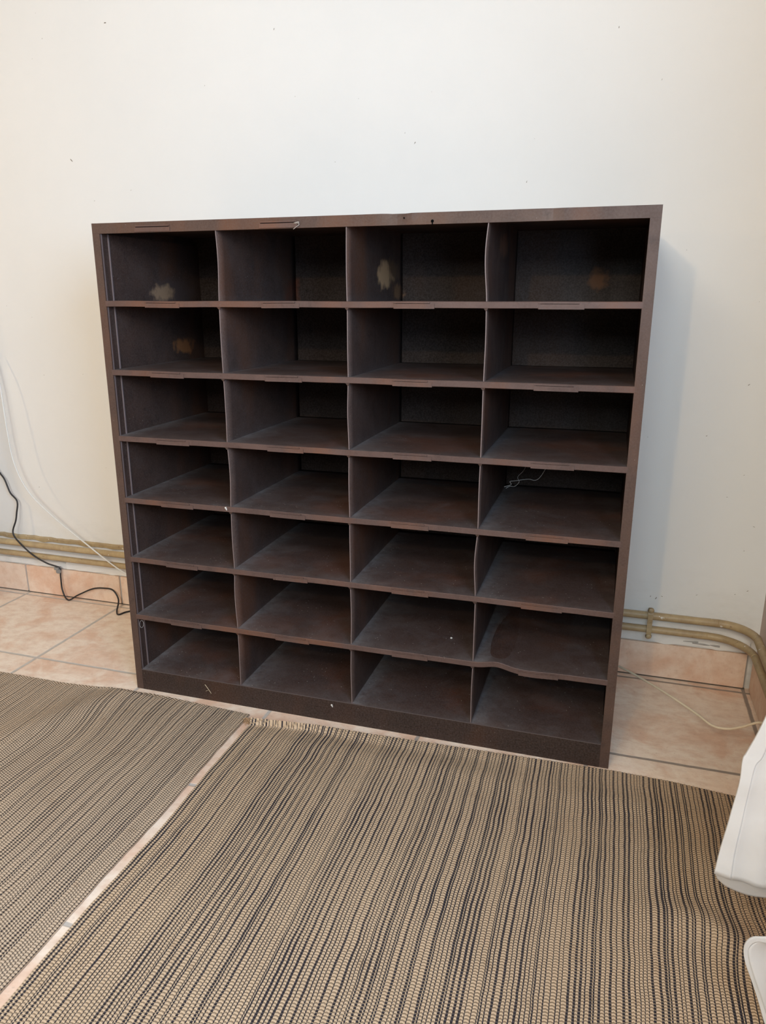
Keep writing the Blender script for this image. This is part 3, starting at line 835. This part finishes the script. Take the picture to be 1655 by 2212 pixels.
# inward curling bottom edge of the cloth
A1 = [Vector(q) for q in [(1.3973, -0.4990, 0.1839), (1.4196, -0.4990, 0.1786), (1.4504, -0.4933, 0.1673), (1.4850, -0.4867, 0.1572), (1.5257, -0.4789, 0.1511), (1.5756, -0.4691, 0.1476)]]
A2 = [Vector(q) for q in [(1.4066, -0.4800, 0.1561), (1.4234, -0.4800, 0.1439), (1.4564, -0.4745, 0.1304), (1.4887, -0.4684, 0.1286), (1.5327, -0.4599, 0.1279), (1.5834, -0.4501, 0.1254)]]
obj('bottom_hem', sheet(A1, A2, 0, thick=0.0010, wav=0.0, seed=3, nu=8), M_CLOTH, cl1)
cl2 = thing('cloth_flap', 'rounded corner of a second white cloth with a narrow hem low at the right edge', 'cloth')
P0 = [Vector(q) for q in [(1.4793, -0.6000, 0.1856), (1.4547, -0.6000, 0.1734), (1.4393, -0.6000, 0.1687), (1.4317, -0.6000, 0.1583), (1.4300, -0.6000, 0.1430), (1.4345, -0.6000, 0.1213), (1.4449, -0.6000, 0.0955), (1.4583, -0.6000, 0.0619), (1.4706, -0.6000, 0.0275), (1.4785, -0.6000, 0.0130)]]
P1 = [Vector(q) for q in [(1.4860, -0.6010, 0.1775), (1.4634, -0.6010, 0.1641), (1.4471, -0.6010, 0.1624), (1.4391, -0.6010, 0.1551), (1.4361, -0.6010, 0.1410), (1.4409, -0.6010, 0.1219), (1.4507, -0.6010, 0.0968), (1.4639, -0.6010, 0.0641), (1.4761, -0.6010, 0.0306), (1.4840, -0.6010, 0.0162)]]
P2 = [Vector(q) for q in [(1.5460, -0.5700, 0.1668), (1.5495, -0.5700, 0.1435), (1.5518, -0.5700, 0.1278), (1.5541, -0.5700, 0.1120), (1.5565, -0.5700, 0.0961), (1.5589, -0.5700, 0.0800), (1.5619, -0.5700, 0.0599), (1.5643, -0.5700, 0.0436), (1.5668, -0.5700, 0.0272), (1.5692, -0.5700, 0.0107)]]
obj('cloth_panel', sheet(P1, P2, 0, wav=0.003, seed=5), M_CLOTH, cl2)
obj('hem', sheet([p + Vector((0, -0.0008, 0)) for p in P0], P1, 0, thick=0.0022, wav=0, seed=6, nu=5), M_CLOTH, cl2)

# ------------------------------------------------------------------ small litter
bm = bmesh.new(); tube(bm, [(0.214, -0.0022, 0.046), (0.222, -0.0024, 0.036), (0.231, -0.0016, 0.022)], 0.0008, 6, 3)
tube(bm, [(0.222, -0.0022, 0.030), (0.217, -0.0024, 0.028), (0.216, -0.0016, 0.026)], 0.0005, 5, 3)
tag(obj('straw_bit', bm, M_STRAW, None, True), 'bit of dry straw stuck on the base rail of the cabinet', 'straw')
bm = bmesh.new()
tube(bm, [(0.956, 0.19, 0.5975), (0.966, 0.20, 0.5990), (0.972, 0.195, 0.6040), (0.968, 0.20, 0.609), (0.981, 0.2, 0.612), (1.01, 0.2, 0.618), (1.037, 0.2, 0.6225), (1.07, 0.21, 0.6895)], 0.0006, 5, 6)
tube(bm, [(0.960, 0.19, 0.594), (0.970, 0.19, 0.600), (0.980, 0.2, 0.598), (0.990, 0.2, 0.610), (0.985, 0.21, 0.620), (1.0, 0.22, 0.64), (1.01, 0.24, 0.689)], 0.0004, 5, 6)
tag(obj('cobweb_thread', bm, M_LINT, None, True), 'dusty cobweb thread hanging inside the right compartment of the fourth row', 'cobweb')
bm = bmesh.new()
tube(bm, [(0.0335 + 0.006 * math.cos(a), -0.001 + 0.002 * math.sin(a), 0.196 + 0.0095 * math.sin(a)) for a in [k * 2 * PI / 10 - 0.6 for k in range(11)]], 0.00035, 5, 3)
tag(obj('hair_loop', bm, M_LINT, None, True), 'thin loop of hair hanging under the lowest shelf edge at the left', 'hair')
bm = bmesh.new(); rr = random.Random(9)
tube(bm, [(0.512, -0.002, 1.186), (0.519, -0.004, 1.187), (0.523, -0.004, 1.184), (0.514, -0.004, 1.178), (0.509, -0.003, 1.175)], 0.0008, 6, 3)
tube(bm, [(0.510, -0.002, 1.187), (0.521, -0.004, 1.189), (0.522, -0.003, 1.187)], 0.0012, 6, 3)
tag(obj('frayed_tape', bm, M_TAPE, None, True), 'frayed scrap hanging off the second label holder of the top rail', 'tape')
crumbs = [(0.5753, -0.0020, 0.0453, .0022, 'white crumb of plaster stuck on the base rail below the second divider'),
          (0.855, 0.105, 0.3839 - 0.1623 + 0.0018, .0022, 'pale crumb lying in the third compartment of the sixth row'),
          (0.243, -0.0024, 0.5405, .0022, 'grey crumb on the fourth shelf edge near the first divider')]
crumbs[2] = (0.3085, -0.0024, 0.5395, .0024, 'grey crumb on the fourth shelf edge under the first divider')
for x, y, z, r, lab in crumbs:
    bm = bmesh.new()
    for k in range(3):
        ret = bmesh.ops.create_icosphere(bm, subdivisions=2, radius=r * (1 - 0.2 * k))
        for v in ret['verts']:
            v.co *= 1 + 0.35 * noise.noise(v.co * 700 + Vector((k, x, 0)))
            v.co += Vector((x + (k - 1) * r * 0.5, y, z + (1 - k) * r * 1.1 if y < 0 else z))
    tag(obj('crumb', bm, M_CRUMB), lab, 'crumb')
